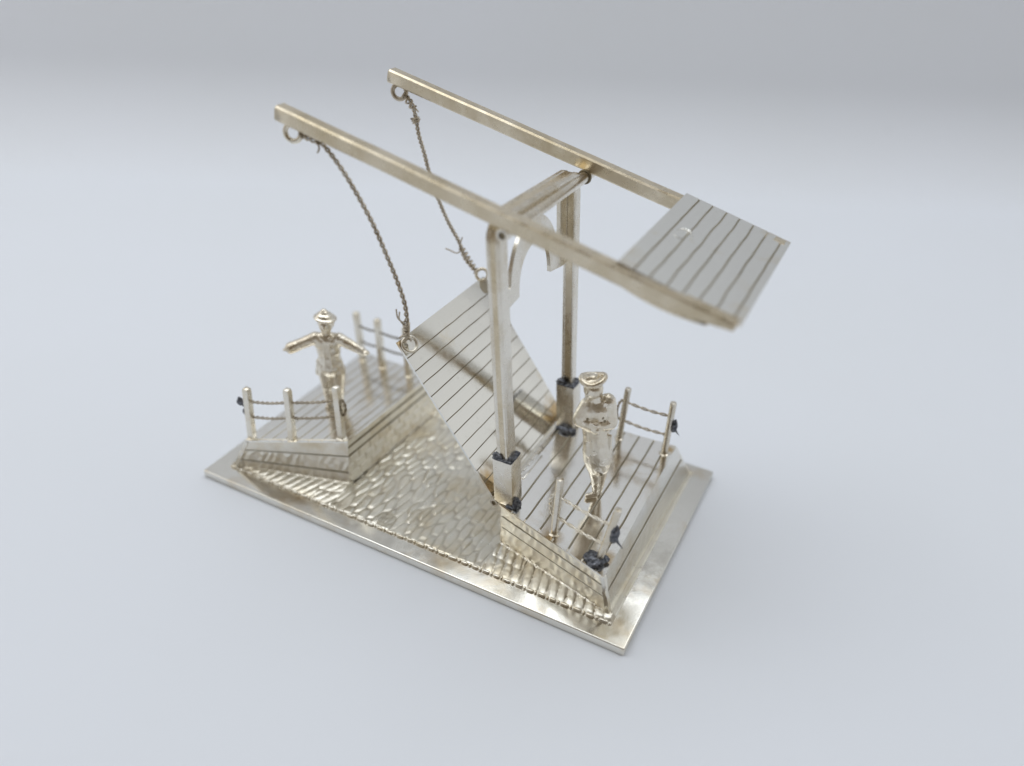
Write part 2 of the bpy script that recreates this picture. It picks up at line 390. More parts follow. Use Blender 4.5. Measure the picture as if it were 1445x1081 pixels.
def ripple_fn(length, lines, start, seed, slant=1.0, amp=0.26, line_w=0.012):
    def fn(s_, t_):
        fl = 0; hgt = 0.02 * noise.noise(V((s_ * 9, t_ * 4, seed)))
        if t_ > start:
            k = min(1, (t_ - start) / .06)
            x_ = s_ * length / 2.5 + slant * (t_ - start) * 2.3 + 0.5 * noise.noise(V((s_ * 7, t_ * 5, seed + 4)))
            k *= min(1, max(0, min(abs(t_ - l) for l in lines) - .01) / .05)
            hgt += amp * k * (0.5 - 0.5 * math.cos(2 * math.pi * x_) - .5) * (0.8 + 0.5 * noise.noise(V((s_ * 8, t_ * 3, seed))))
        for l in lines:
            d = abs(t_ - l)
            if d < line_w: fl = 1; hgt -= 0.14
        if t_ < 0.02: hgt -= 0.05
        return hgt, fl
    return fn

def abutment(name, near_top, far_top, near_foot, far_foot, zf, cuts, s0, s1, mirror):
    """near_top etc. are pairs of (x, y) at the outer-to-inner ends; zf(x) deck height"""
    (xa, ya), (xb, yb) = near_top; (fa_, fya), (fb_, fyb) = far_top
    nfa, nfb = near_foot; ffa, ffb = far_foot
    ztop = lambda x_: zf(x_) - 0.25
    # solid body (core)
    bm = bmesh.new()
    top = [V((xa, ya, ztop(xa))), V((xb, yb, ztop(xb))), V((fb_, fyb, ztop(fb_))), V((fa_, fya, ztop(fa_)))]
    bot = [V((*nfa, Z1 - .2)), V((*nfb, Z1 - .2)), V((*ffb, Z1 - .2)), V((*ffa, Z1 - .2))]
    c = sum(top, V()) / 4
    top = [p_ + V(((c.x - p_.x), (c.y - p_.y), 0)).normalized() * 1.5 for p_ in top]
    bot = [p_ + V(((c.x - p_.x), (c.y - p_.y), 0)).normalized() * 1.9 for p_ in bot]
    tv = [bm.verts.new(p_) for p_ in top]; bv = [bm.verts.new(p_) for p_ in bot]
    bm.faces.new(tv); bm.faces.new(bv[::-1])
    for i in range(4): quad(bm, tv[i], bv[i], bv[(i + 1) % 4], tv[(i + 1) % 4])
    body = link_mesh('abutment', bm, m_water, bridge, 30)
    # deck with scribed planks
    bm = bmesh.new()
    A = lambda s_: V((lerp(xa, xb, s_), lerp(ya, yb, s_), zf(lerp(xa, xb, s_))))
    B = lambda s_: V((lerp(fa_, fb_, s_), lerp(fya, fyb, s_), zf(lerp(fa_, fb_, s_))))
    plank_slab(bm, A, B, Z, cuts, 0.4, 0, 1, gw=0.0085, gd=0.24, nw=20, jag=0.25)
    link_mesh('deck', bm, [m_deck, m_pale], body, 20)
    return body
zl = lambda x_: lerp(13.2, ZD, max(0, min(1, (x_ - 12) / 25.0)))
zr = lambda x_: ZD
# left: outer edge x 12, inner edge x 37
ab_l = abutment('abutment', ((12.0, 5.2), (37.0, 15.6)), ((13.0, 56.6), (38.3, 53.0)), ((6.4, 4.9), (37.6, 14.2)), ((6.4, 62), (39.6, 57)), zl,
                [.12, .245, .37, .50, .62, .745, .87, .965], 0, 1, False)
ab_r = abutment('abutment', ((112.0, 4.7), (81.9, 13.8)), ((111.2, 56.4), (81.9, 54.6)), ((113.8, 6.5), (82.2, 14.7)), ((114.5, 64.0), (81.8, 57)), zr,
                [.075, .20, .335, .47, .60, .74, .875], 0, 1, True)
# near wing walls (visible), left then right
def nrm4(a, b, c): return (V(b) - V(a)).cross(V(c) - V(a)).normalized()
def wing(body, TL, TR, BL, BR, fn, nu=170, nv=64, name='wing_wall', mat=None):
    n = nrm4(TL, BL, TR); 
    bm = bmesh.new(); wall_patch(bm, TL, TR, BL, BR, n, fn, nu, nv, 0.8)
    return link_mesh(name, bm, [mat or m_wall, m_groove], body, 50)
wing(ab_l, (12.0, 5.2, 13.12), (37.0, 15.6, 15.52), (6.4, 4.9, Z1 + .6), (37.6, 14.2, Z1 + .6), ripple_fn(32, [.36, .76], .40, 1, -.15, .34))
wing(ab_r, (82.5, 13.6, 15.52), (112.0, 4.7, 15.52), (82.2, 14.7, Z1 + .6), (113.8, 6.5, Z1 + .2), ripple_fn(32, [.26, .56], .05, 2, .9, .22))
# walls that face the water
def brick_fn(length, lines, start, seed):
    def fn(s_, t_):
        fl = 0; hgt = 0.03 * noise.noise(V((s_ * 12, t_ * 4, seed)))
        if t_ > start:
            r_ = math.floor((t_ - start) / .2); x_ = s_ * length / 4.2 + 0.5 * (r_ % 2) + 0.3 * noise.noise(V((s_ * 5, r_, seed)))
            c = abs(math.sin(math.pi * x_)); d = abs(math.sin(math.pi * (t_ - start) / .2))
            hgt += 0.3 * (min(1, c * 2.2) * min(1, d * 2.2) - .5)
        for l in lines:
            if abs(t_ - l) < .02: fl = 1; hgt -= .12
        return hgt, fl
    return fn
wing(ab_l, (37.0, 15.6, 15.52), (38.3, 53.0, 15.52), (37.6, 14.2, Z1 + .1), (39.8, 57, Z1 + .1), brick_fn(40, [.14, .34], .36, 5), name='quay_wall')
wing(ab_r, (82.3, 54.6, 15.52), (82.5, 13.6, 15.52), (81.8, 57, Z1 + .1), (82.2, 14.7, Z1 + .1), brick_fn(40, [.14, .34], .36, 6), name='quay_wall')
plain = lambda lines: (lambda s_, t_: (0.03 * noise.noise(V((s_ * 6, t_ * 3, 8))) - (.14 if any(abs(t_ - l) < .02 for l in lines) else 0), 1 if any(abs(t_ - l) < .02 for l in lines) else 0))
wing(ab_r, (112.0, 4.7, 15.52), (111.2, 56.4, 15.52), (113.8, 6.5, Z1 - .2), (114.5, 64.0, Z1 - .2), plain([.42]), 60, 60, 'end_wall', m_plate)
wing(ab_l, (13.0, 56.6, 13.12), (12.0, 5.2, 13.12), (6.4, 62, Z1 - .1), (6.4, 4.9, Z1 - .1), plain([.42]), 60, 60, 'end_wall', m_plate)
wing(ab_r, (111.2, 56.4, 15.52), (82.3, 54.6, 15.52), (114.5, 64.0, Z1 - .1), (81.8, 57, Z1 - .1), ripple_fn(32, [.26, .56], .05, 7, .9, .24), 90, 30)
wing(ab_l, (38.3, 53.0, 15.52), (13.0, 56.6, 13.12), (39.8, 57, Z1 - .1), (6.4, 62, Z1 - .1), ripple_fn(32, [.36, .76], .40, 4, .9, .24), 90, 30)

# ---------------- gate: bent bar of channel section, leaning slightly
YN, YF = 16.5, 50.5
def lean(z, y=33): return 83.0 - lerp(5.5, 4.3, (y - YN) / (YF - YN)) * (z - ZD) / (87.1 - ZD)
def P3(y, z): return V((lean(z, y), y, z))
bm = bmesh.new()
path = [(YN, ZD + 0.1)] + [(YN, ZD + q) for q in (15, 30, 45, 58)]
RC = 4.2; zc = 83.5 - RC
path.append((YN, zc))
for k in range(1, 9): a = math.pi / 2 * k / 8; path.append((YN + RC * (1 - math.cos(a)), zc + RC * math.sin(a)))
path += [(33.4, 83.55)]
for k in range(0, 9): a = math.pi / 2 * k / 8; path.append((YF - RC + RC * math.sin(a), zc + RC * math.cos(a)))
path += [(YF, ZD + q) for q in (58, 45, 30, 15)] + [(YF, ZD + 0.1)]
hw_, hh = 1.52, 1.62
prof = [(-hw_, -hh + .3), (-hw_, hh - .35), (-hw_ + .3, hh), (-.75, hh), (-.55, hh - .16), (.55, hh - .16), (.75, hh), (hw_ - .3, hh), (hw_, hh - .35),
        (hw_, -hh + .3), (hw_ - .25, -hh), (.95, -hh), (.75, -hh + .35), (-.75, -hh + .35), (-.95, -hh), (-hw_ + .25, -hh)]
rings = []; n = len(path)
for i, (py, pz) in enumerate(path):
    a = path[max(0, i - 1)]; b = path[min(n - 1, i + 1)]
    t2 = V((0, b[0] - a[0], b[1] - a[1])).normalized(); outn = V((0, -t2.z, t2.y))       # outward side of the bend
    c0 = P3(py, pz); wob = 0.12 * noise.noise(V((i * .7, 0, 0)))
    ks = lerp(1.22, .86, (py - YN) / (YF - YN)) if abs(outn.y) > .8 else 1.0
    rings.append([bm.verts.new(c0 + X * ((u * 1.35 + .45 if outn.z > .8 else u) + wob) + outn * v_ * ks) for u, v_ in prof])
for i in range(n - 1):
    A, B = rings[i], rings[i + 1]; m_ = len(prof)
    for k in range(m_): quad(bm, A[k], A[(k + 1) % m_], B[(k + 1) % m_], B[k], 1 if k in (4, 12) else 0)
bm.faces.new(rings[0]); bm.faces.new(rings[-1][::-1])
gate = link_mesh('gate_frame', bm, [m_post, m_bar], bridge, 28)
# arch bracket plate with two spandrel openings
bm = bmesh.new(); YC = 33.7; yi, yo = YN + 1.4, YF - 1.4; bx = -1.15; th = 0.45
def strip(fn_lo, fn_hi, ya, yb, nseg):
    cols = []
    for k in range(nseg + 1):
        y_ = lerp(ya, yb, k / nseg); lo, hi = fn_lo(y_), fn_hi(y_)
        if hi < lo + .02: hi = lo + .02
        c_ = []
        for z_ in (lo, hi):
            for dx in (-th, th): c_.append(bm.verts.new(P3(y_, z_) + X * (bx + dx)))
        cols.append(c_)
    for a, b in zip(cols, cols[1:]):
        quad(bm, a[0], b[0], b[2], a[2]); quad(bm, a[1], a[3], b[3], b[1]); quad(bm, a[2], b[2], b[3], a[3]); quad(bm, a[0], a[1], b[1], b[0])
    quad(bm, *[cols[0][q] for q in (0, 2, 3, 1)]); quad(bm, *[cols[-1][q] for q in (0, 1, 3, 2)])
def inner(y_):
    d = abs(y_ - YC)
    if d < 7.4: return 64.6 + 8.6 * math.sqrt(max(0, 1 - (d / 7.4) ** 2))
    return 63.4 - 0.9 * min(1, (d - 7.4) / 6)
def outer(y_):
    d = abs(y_ - YC)
    if d > 12.2: return 82.1
    if d > 10.9: return 67.0
    return max(67.0, 65.5 + 13.4 * math.sqrt(max(0, 1 - (d / 10.95) ** 2)))
ys = [yi, YC - 12.21, YC - 12.19, YC - 7.41, YC - 7.39, YC + 7.39, YC + 7.41, YC + 12.19, YC + 12.21, yo]
for a, b, n_ in ((yi, YC - 12.2, 4), (YC - 12.2, YC - 7.4, 14), (YC - 7.4, YC + 7.4, 40), (YC + 7.4, YC + 12.2, 14), (YC + 12.2, yo, 4)):
    e1 = 1e-3
    strip(lambda y_: inner(max(a + e1, min(b - e1, y_))), lambda y_: min(82.1, outer(max(a + e1, min(b - e1, y_)))), a, b, n_)
strip(lambda y_: 79.3, lambda y_: 82.15, YC - 12.25, YC + 12.25, 8)
link_mesh('arch_bracket', bm, m_post, gate, 30)
# sleeves and black solder at the feet of the gate
for yy, ht in ((YN, 12.6), (YF, 13.6)):
    bm = bmesh.new()
    w2 = 2.45; zc_ = ZD + ht / 2
    box(bm, V((lean(zc_, yy), yy, zc_ + .05)), X, Y, V((-4.9 / 71.5, 0, 1)), w2, w2, ht / 2, 0.3, 2)
    sl = link_mesh('post_sleeve', bm, m_post, gate, 35)
    bm = bmesh.new()
    zt = ZD + ht
    # uneven collar of solder
    pts = []
    for k in range(32):
        a = 2 * math.pi * k / 32; q = 2.25
        cx2 = max(-q, min(q, 3.1 * math.cos(a))); cy2 = max(-q, min(q, 3.1 * math.sin(a)))
        pts.append(V((lean(zt, yy) + cx2, yy + cy2, zt + .1 + .18 * noise.noise(V((k * .5, yy, 0))))))
    tube(bm, pts, 0.33, 8, closed=True)
    box(bm, V((lean(zt, yy), yy, zt + .12)), X, Y, Z, 2.25, 2.25, .3, .15)
    blob(bm, (lean(zt, yy) - 1.2, yy - 1.9, zt + .7), 1.0, 1.3, .6, 1, .4, yy)
    if yy < 30: blob(bm, (lean(zt, yy) + 1.6, yy - 1.5, zt + .4), .75, 1, .7, 1, .4, yy + 2)
    link_mesh('solder_collar', bm, m_solder, sl, 60)
    bm = bmesh.new()
    if yy < 30:
        blob(bm, (85.6, yy - 1.2, ZD + .7), 1.15, .9, 1.2, 1.2, .35, 5); blob(bm, (84.8, yy - 2.5, ZD + .2), .6, 2.2, .6, .5, .4, 6)
    else:
        blob(bm, (83.3, yy - 2.9, ZD + .5), 1.0, 2.4, 1.0, .9, .35, 8); blob(bm, (85.2, yy - 2.2, ZD + .6), .9, 1.2, 1, .9, .35, 9)
    link_mesh('solder_lump', bm, m_solder, sl, 60)

# ---------------- balance beams, counterweight, pivot
BP0, BP1 = V((28.9, 0, 97.4)), V((127.6, 0, 74.9))           # beam centre line (x, z)
bdir = (BP1 - BP0).normalized(); bup = V((-bdir.z, 0, bdir.x)); 
beams = []
for yy in (14.2, 53.7):
    bm = bmesh.new()
    nseg = 24; rings = []
    ph = [(-1, -.75), (-1, .75), (-.75, 1), (.75, 1), (1, .75), (1, -.75), (.75, -1), (-.75, -1)]
    for i in range(nseg + 3):
        u = (i - 1) / nseg * .985; sc_ = 1
        if i == 0: u = -0.004; sc_ = .78
        if i == nseg + 2: u = .989; sc_ = .78
        c0 = BP0.lerp(BP1, u) + Y * (yy + 0.10 * noise.noise(V((u * 5, yy, 0)))) + bup * 0.10 * noise.noise(V((u * 6, yy, 4)))
        tp = max(0, (u - .90) / .085)
        rings.append([bm.verts.new(c0 + Y * a * 1.5 * sc_ + bup * (b * 1.6 * sc_ if b > 0 else b * 1.6 * sc_ * (1 - 1.1 * tp))) for a, b in ph])
    for A, B in zip(rings, rings[1:]):
        for k in range(8): quad(bm, A[k], A[(k + 1) % 8], B[(k + 1) % 8], B[k])
    bm.faces.new(rings[0]); bm.faces.new(rings[-1][::-1])
    b_ = link_mesh('balance_beam', bm, m_bar, bridge, 40); beams.append(b_)
    xr = 31.8 if yy < 30 else 31.0
    zr_ = lerp(BP0.z, BP1.z, (xr - BP0.x) / (BP1.x - BP0.x)) - 1.6 - 1.5
    bm = bmesh.new(); torus(bm, (xr, yy, zr_), (0.25, -.95, .1), 1.7, .55, 32, 12)
    link_mesh('beam_ring', bm, m_wire if yy > 30 else m_cast, b_, 60)
# pivot tube under both beams
bm = bmesh.new(); xp = 81.2; zp = lerp(BP0.z, BP1.z, (xp - BP0.x) / (BP1.x - BP0.x)) - 1.6 - 1.15
def ring_tube(bm, ya, yb, x_, z_, ro, ri, seg=24):
    R_ = []
    for y_, q in ((ya, ri), (ya, ro), (yb, ro), (yb, ri)):
        R_.append([bm.verts.new((x_ + q * math.cos(2 * math.pi * k / seg), y_, z_ + q * math.sin(2 * math.pi * k / seg))) for k in range(seg)])
    for i in range(4):
        A, B = R_[i], R_[(i + 1) % 4]
        for k in range(seg): quad(bm, A[k], A[(k + 1) % seg], B[(k + 1) % seg], B[k])
ring_tube(bm, 12.8, 55.6, xp, zp, 1.25, .8)
piv = link_mesh('pivot_tube', bm, m_post, bridge, 40)
bm = bmesh.new(); tube(bm, [(xp, 13.2, zp), (xp, 55.2, zp)], 0.78, 16)
link_mesh('pivot_pin', bm, m_groove, piv, 40)
bm = bmesh.new(); torus(bm, (xp, 52.0, zp), Y, 1.45, .25, 24, 8)
link_mesh('washer', bm, m_groove, piv, 40)
# counterweight platform lying on the beams
bm = bmesh.new()
def tilt(s_): return lerp(1.95, 1.30, (s_ - 76.6) / 24)
def on_beam(s_, y_, up): return BP0 + bdir * s_ + bup * up + V((0, y_, 0))
s_a, s_b = 76.4, 100.8
A = lambda s_: on_beam(s_, 14.5, tilt(s_)); B = lambda s_: on_beam(s_, 55.2, tilt(s_) + .2)
plank_slab(bm, A, B, bup, [s_a + q for q in (3.2, 6.4, 9.7, 12.8, 16.0, 19.2, 22.6)], 0.75, s_a, s_b, gw=.2, gd=.22, nw=22, jag=.22)
plat = link_mesh('counterweight_platform', bm, [m_sheet, m_pale], bridge, 20)
bm = bmesh.new()
box(bm, on_beam(88.0, 33.9, -.4), bdir, Y, bup, 8.6, 17.8, 1.2, .4)
link_mesh('counterweight_block', bm, m_bar, plat, 40)
bm = bmesh.new()     # bowed strip soldered along the near beam under the platform
rings = []
for k in range(21):
    u = k / 20; s_ = lerp(77.5, 95.5, u); dep = 1.2 + 1.0 * math.sin(math.pi * min(1, u * 1.02)) ** .8
    rings.append([bm.verts.new(on_beam(s_, y_, z_)) for y_, z_ in ((13.0, -1.2), (15.4, -1.2), (15.4, -dep), (13.0, -dep))])
for A_, B_ in zip(rings, rings[1:]):
    for k in range(4): quad(bm, A_[k], A_[(k + 1) % 4], B_[(k + 1) % 4], B_[k])
bm.faces.new(rings[0]); bm.faces.new(rings[-1][::-1])
link_mesh('reinforcing_strip', bm, m_bar, plat, 40)
bm = bmesh.new()     # punched crescent mark
cm = on_beam(82.2, 36.4, tilt(82.2) + .1)
pts = [cm + bdir * (1.9 * math.cos(a)) * .9 + Y * (2.2 * math.sin(a)) for a in [math.radians(q) for q in range(-30, 175, 12)]]
tube(bm, pts, lambda u: .10 + .16 * math.sin(math.pi * u), 8)
pts = [cm + bdir * (-.6 + 1.2 * math.cos(a)) + Y * (-1.4 + 1.1 * math.sin(a)) for a in [math.radians(q) for q in range(150, 330, 15)]]
tube(bm, pts, .09, 6)
link_mesh('stamped_mark', bm, m_sheet, plat, 60)

# ---------------- raised leaf
HX, LA, LL = 80.4, 0.941, 43.5
ld = V((-math.cos(LA), 0, math.sin(LA))); ln_ = V((math.sin(LA), 0, math.cos(LA)))
bm = bmesh.new(); L0 = V((HX, 0, ZD + .1))
A = lambda s_: L0 + ld * s_ + Y * 14.6; B = lambda s_: L0 + ld * s_ + Y * 53.9
plank_slab(bm, A, B, ln_, [1.6 + 3.42 * k for k in range(0, 12)], 0.55, 0.9, LL, gw=.13, gd=.17, nw=30, jag=.10)
leaf = link_mesh('bridge_leaf', bm, [m_leaf, m_groove], bridge, 20)
bm = bmesh.new()
torus(bm, L0 + ld * (LL - 1.9) + Y * 16.5 + ln_ * 1.1, ln_ * .8 + V((.37, -.75, .55)) * .6, 1.75, .40, 32, 10)
link_mesh('leaf_ring', bm, m_cast, leaf, 60)
bm = bmesh.new()
torus(bm, L0 + ld * (LL + .7) + Y * 52.9 + ln_ * .6, V((.5, -.85, .2)), 1.5, .42, 32, 10)
link_mesh('leaf_ring', bm, m_cast, leaf, 60)
for yy, rr in ((15.9, .9), (52.6, 2.3)):
    bm = bmesh.new(); blob(bm, L0 + ld * (LL - 1.6 if yy < 30 else LL - 2.2) + Y * yy + ln_ * .02, rr, 1.0, 1.0, .12 if yy > 30 else .4, .15, yy)
    if yy > 30:
        for v in bm.verts:
            d = v.co - (L0 + ld * (LL - 2.2) + Y * yy); k = d.z; q = V((d.x, d.y, 0))
            v.co = L0 + ld * (LL - 2.2 + d.x * .9) + Y * (yy + d.y) + ln_ * (d.z * .6 + .02)
    link_mesh('solder_spot', bm, m_pale, leaf, 60)
# hinge barrel with knuckles
bm = bmesh.new()
ring_tube(bm, 14.0, 15.6, HX, ZD - .35, 1.0, .58)
for a, b in ((15.7, 24.6), (24.8, 38.6), (38.8, 53.6)):
    tube(bm, [(HX + .3, a, ZD - .75), (HX + .3, b, ZD - .75)], .8, 16)
hinge = link_mesh('hinge_barrel', bm, m_post, leaf, 40)
bm = bmesh.new(); tube(bm, [(HX, 14.3, ZD - .35), (HX, 15.7, ZD - .35)], .56, 14)
link_mesh('hinge_pin', bm, m_groove, hinge, 40)
bm = bmesh.new()
box(bm, (HX + 1.9, 30.0, ZD + .12), X, Y, Z, .55, 5.2, .16, .08)
for k in range(4): box(bm, (HX + 1.1, 26.3 + k * 2.5, ZD + .06), X, Y, Z, .34, 1.1, .14, .06)
link_mesh('hinge_plate', bm, m_deck, hinge, 30)
def hallmark(c, u, v_, n_, r_, parent):
    """small punched maker's mark: ring with crossed letter-like strokes"""
    bm = bmesh.new(); c = V(c); q = lambda a, b: c + u * a * r_ + v_ * b * r_ + n_ * .02
    tube(bm, [q(math.cos(2 * math.pi * k / 28), math.sin(2 * math.pi * k / 28)) for k in range(28)], .10, 6, closed=True)
    for st in ([(-.6, -.5), (-.6, .5), (-.1, 0), (-.6, -.05)], [(0, -.6), (0, .55), (.35, .6), (.45, .2), (0, .1)], [(.2, .1), (.6, -.5)], [(-.5, .65), (.4, .75)], [(-.5, -.7), (.5, -.7)]):
        for a, b in zip(st, st[1:]): tube(bm, [q(*a), q(*b)], .09, 6)
    return link_mesh('hallmark', bm, m_water, parent, 60)
hallmark(L0 + ld * 3.6 + Y * 29.0 + ln_ * .02, Y, ld, ln_, 1.5, leaf)
hallmark((53.5, 7.9, Z1 + .25), X, Y, Z, 2.3, water)

# ------------------------------------------------------------------ railings with twisted wire ropes
def railing(label, posts, square, side, lumps, mat_r, loops, zs=(11.7, 6.6), rope_posts=None):
    t_ = thing('railing', label, 'railing', posts[0][:3], 'wire rope railings on the abutments')
    tops = []
    for (x_, y_, z_, tx, ty) in posts:
        bm = bmesh.new(); H = 16.1; dirv = V((tx, ty, H)).normalized()
        if square:
            hw2 = .88; ax_ = X; ay_ = Y
            secs = [(0, 1), (.94, 1), (.985, .82), (1.0, .45)]
            R_ = [[bm.verts.new(V((x_, y_, z_ - .15)) + V((tx, ty, H)) * u + X * a * hw2 * q + Y * b * hw2 * q) for a, b in ((-.8, -1), (.8, -1), (1, -.8), (1, .8), (.8, 1), (-.8, 1), (-1, .8), (-1, -.8))] for u, q in secs]
            for A_, B_ in zip(R_, R_[1:]):
                for k in range(8): quad(bm, A_[k], A_[(k + 1) % 8], B_[(k + 1) % 8], B_[k])
            bm.faces.new(R_[-1]); bm.faces.new(R_[0][::-1])
        else:
            P = [V((x_, y_, z_ - .15)) + V((tx, ty, H)) * u for u in (0, .25, .5, .75, .95, .975, .992, 1.0)]
            tube(bm, P, lambda u: .84 if u < .8 else (.76 if u < .9 else (.56 if u < .95 else .28)), 14)
        blob(bm, (x_, y_, z_ + .02), 1.25, 1.1, 1.1, .28, .3, x_, 2)
        link_mesh('post', bm, m_cast if square else m_post, t_, 40)
    for zi, zz in enumerate(zs):
        pts = []
        for i, (x_, y_, z_, tx, ty) in enumerate(posts):
            p_ = V((x_, y_, z_)) + V((tx, ty, 16.1)) * (zz / 16.1) + V(side)
            if i: 
                m_ = (pts[-1] + p_) / 2 - Z * .35; pts.append(m_)
            pts.append(p_)
        bm = bmesh.new(); twist(bm, pts, .19, .24, 2.6 if square else 5.0, phase=zi)
        link_mesh('rope', bm, mat_r, t_, 60)
    for li in loops:
        x_, y_, z_, tx, ty = posts[li]; o = -1 if li == 0 else 1
        d = (V(posts[-1][:3]) - V(posts[0][:3])).normalized() * o
        c0 = V((x_, y_, z_)); za, zb = zs
        bm = bmesh.new()
        a_ = c0 + V((tx, ty, 16.1)) * (za / 16.1) + V(side); b_ = c0 + V((tx, ty, 16.1)) * (zb / 16.1) + V(side)
        twist(bm, [a_, a_ + d * 1.3 - Z * .1, (a_ + b_) / 2 + d * 1.9, b_ + d * 1.3 + Z * .3, b_], .2, .2, 2.6)
        link_mesh('rope_loop', bm, mat_r, t_, 60)
    for (li, dx, dy, dz, rr, sx, sy, sz) in lumps:
        x_, y_, z_, tx, ty = posts[li]
        bm = bmesh.new(); c0 = V((x_ + dx, y_ + dy, z_ + dz))
        blob(bm, c0, rr, sx, sy, sz, .4, x_ + dz); tube(bm, [c0, c0 + V((.4, .1, -.9)) * rr * sz, c0 + V((.9, .2, -1.5)) * rr * sz], lambda u: .35 * rr * (1 - u) + .05, 7)
        link_mesh('solder_lump', bm, m_solder, t_, 60)
    return t_
railing('three post railing on the near edge of the abutment with the outstretched-arms figure',
        [(12.6, 7.1, 13.25, 1.0, 0), (23.1, 10.7, 14.25, .5, 0), (34.6, 16.4, 15.4, -.3, 0)], True, (0, -.1, 0),
        [(0, -1.6, -.3, 11.0, .95, 1, .6, 1.3), (0, -1.0, 0, 8.0, .6, 1, .8, 1.5)], m_wire, [2], (11.7, 6.9))
railing('railing on the far edge of the outstretched-arms figure\'s abutment, half behind the raised leaf',
        [(14.3, 52.8, 13.45, -1.2, 0), (22.5, 51.4, 14.25, -.9, 0), (32.5, 50.4, 15.2, -.5, 0)], True, (0, -.1, 0),
        [(0, -1.3, 0, 9.2, .6, .9, .7, 1.2)], m_darkwire, [], (11.7, 6.6))
railing('near railing beside the folded-arms figure, with large black lump at its foot',
        [(97.2, 11.5, ZD, .3, 0), (109.2, 8.4, ZD, 2.8, 0.3)], False, (0, 0, 0),
        [(1, 2.6, .2, 9.0, 1.35, .75, .8, 1.8), (1, -.5, -.2, .45, 2.2, 1.15, 1.1, .5)], m_cast, [0], (11.0, 5.2))
railing('two post railing with olive wire on the far edge behind the folded-arms figure',
        [(96.9, 52.1, ZD, .8, 0), (109.4, 51.8, ZD, .2, 0)], False, (0, 0, 0),
        [(1, 1.3, 0, 9.2, 1.05, .8, .7, 1.7)], m_wire, [0], (11.7, 5.9))

# ------------------------------------------------------------------ wire chains from beams to leaf
def chain(label, pts, pitch, ends, mat):
    t_ = thing('wire_chain', label, 'wire chain', pts[-1], 'twisted wire chains between beams and leaf')
    bm = bmesh.new(); twist(bm, pts, .25, .31, pitch, 8)
    link_mesh('twisted_wire', bm, mat, t_, 60)
    for e_ in ends: 
        bm = bmesh.new()
        if e_[0] == 'coil':
            _, a, b, r_, turns = e_; a, b = V(a), V(b); d = (b - a).normalized(); o1 = d.orthogonal().normalized(); o2 = d.cross(o1)
            n_ = int(turns * 12); tube(bm, [a.lerp(b, k / n_) + (o1 * math.cos(k * math.pi / 6) + o2 * math.sin(k * math.pi / 6)) * r_ for k in range(n_ + 1)], .24, 7)
        else: tube(bm, catmull(e_[1], 6), .18, 7)
        link_mesh('wire_tie' if e_[0] == 'coil' else 'wire_end', bm, mat, t_, 60)
    return t_
chain('wire chain hanging from the near balance beam to the nearer corner of the raised leaf',
      [(33.4, 14.3, 93.6), (37.3, 14.5, 93.3), (40.0, 14.6, 91.4), (44.3, 14.7, 86.5), (49.5, 14.8, 78.5), (53.2, 14.8, 70.9), (55.3, 14.9, 65.9), (56.9, 14.9, 61.3), (57.3, 15.0, 57.2), (56.9, 15.2, 53.6), (56.4, 15.8, 51.6)], 2.9,
      [('coil', (33.6, 14.2, 93.8), (38.6, 14.5, 92.9), .75, 4), ('coil', (57.2, 15.0, 56.4), (56.6, 15.5, 52.4), .62, 4.5), ('coil', (55.6, 15.6, 52.2), (56.6, 16.2, 50.6), .8, 1.6),
       ('t', [(38.2, 14, 92.7), (38.7, 13.6, 91.6), (38.3, 13.4, 90.8)]), ('t', [(57.0, 15.0, 55.8), (55.3, 14.6, 57.0), (55.0, 14.5, 59.2)]), ('t', [(57.0, 15.0, 55.0), (55.8, 14.4, 57.0), (56.0, 14.3, 58.9)])], m_wire)
chain('wire chain hanging from the far balance beam to the farther corner of the raised leaf',
      [(32.4, 53.6, 93.4), (34.3, 53.6, 92.0), (35.4, 53.6, 88.9), (36.2, 53.6, 84.5), (37.6, 53.6, 80.3), (39.2, 53.6, 74.8), (41.5, 53.6, 69.2), (44.4, 53.6, 63.6), (47.6, 53.5, 59.0), (49.4, 53.4, 55.0), (52.6, 53.2, 52.2)], 2.2,
      [('coil', (32.0, 53.6, 93.4), (35.0, 53.6, 90.6), .7, 3), ('coil', (35.2, 53.6, 88.4), (35.7, 53.6, 87.4), .9, 2), ('coil', (48.4, 53.5, 57.4), (53.0, 53.2, 51.9), .62, 6),
       ('t', [(35.4, 53.4, 88.0), (36.6, 53, 87.6), (37.2, 52.8, 88.6)]), ('t', [(35.3, 53.4, 91.0), (36.6, 53.2, 90.0)]),
       ('t', [(48.6, 53.2, 57.0), (47.4, 52.8, 56.0), (45.6, 52.6, 56.4), (44.2, 52.4, 56.7)]), ('t', [(47.9, 53.3, 58.0), (48.8, 53.2, 60.5)])], m_wire)

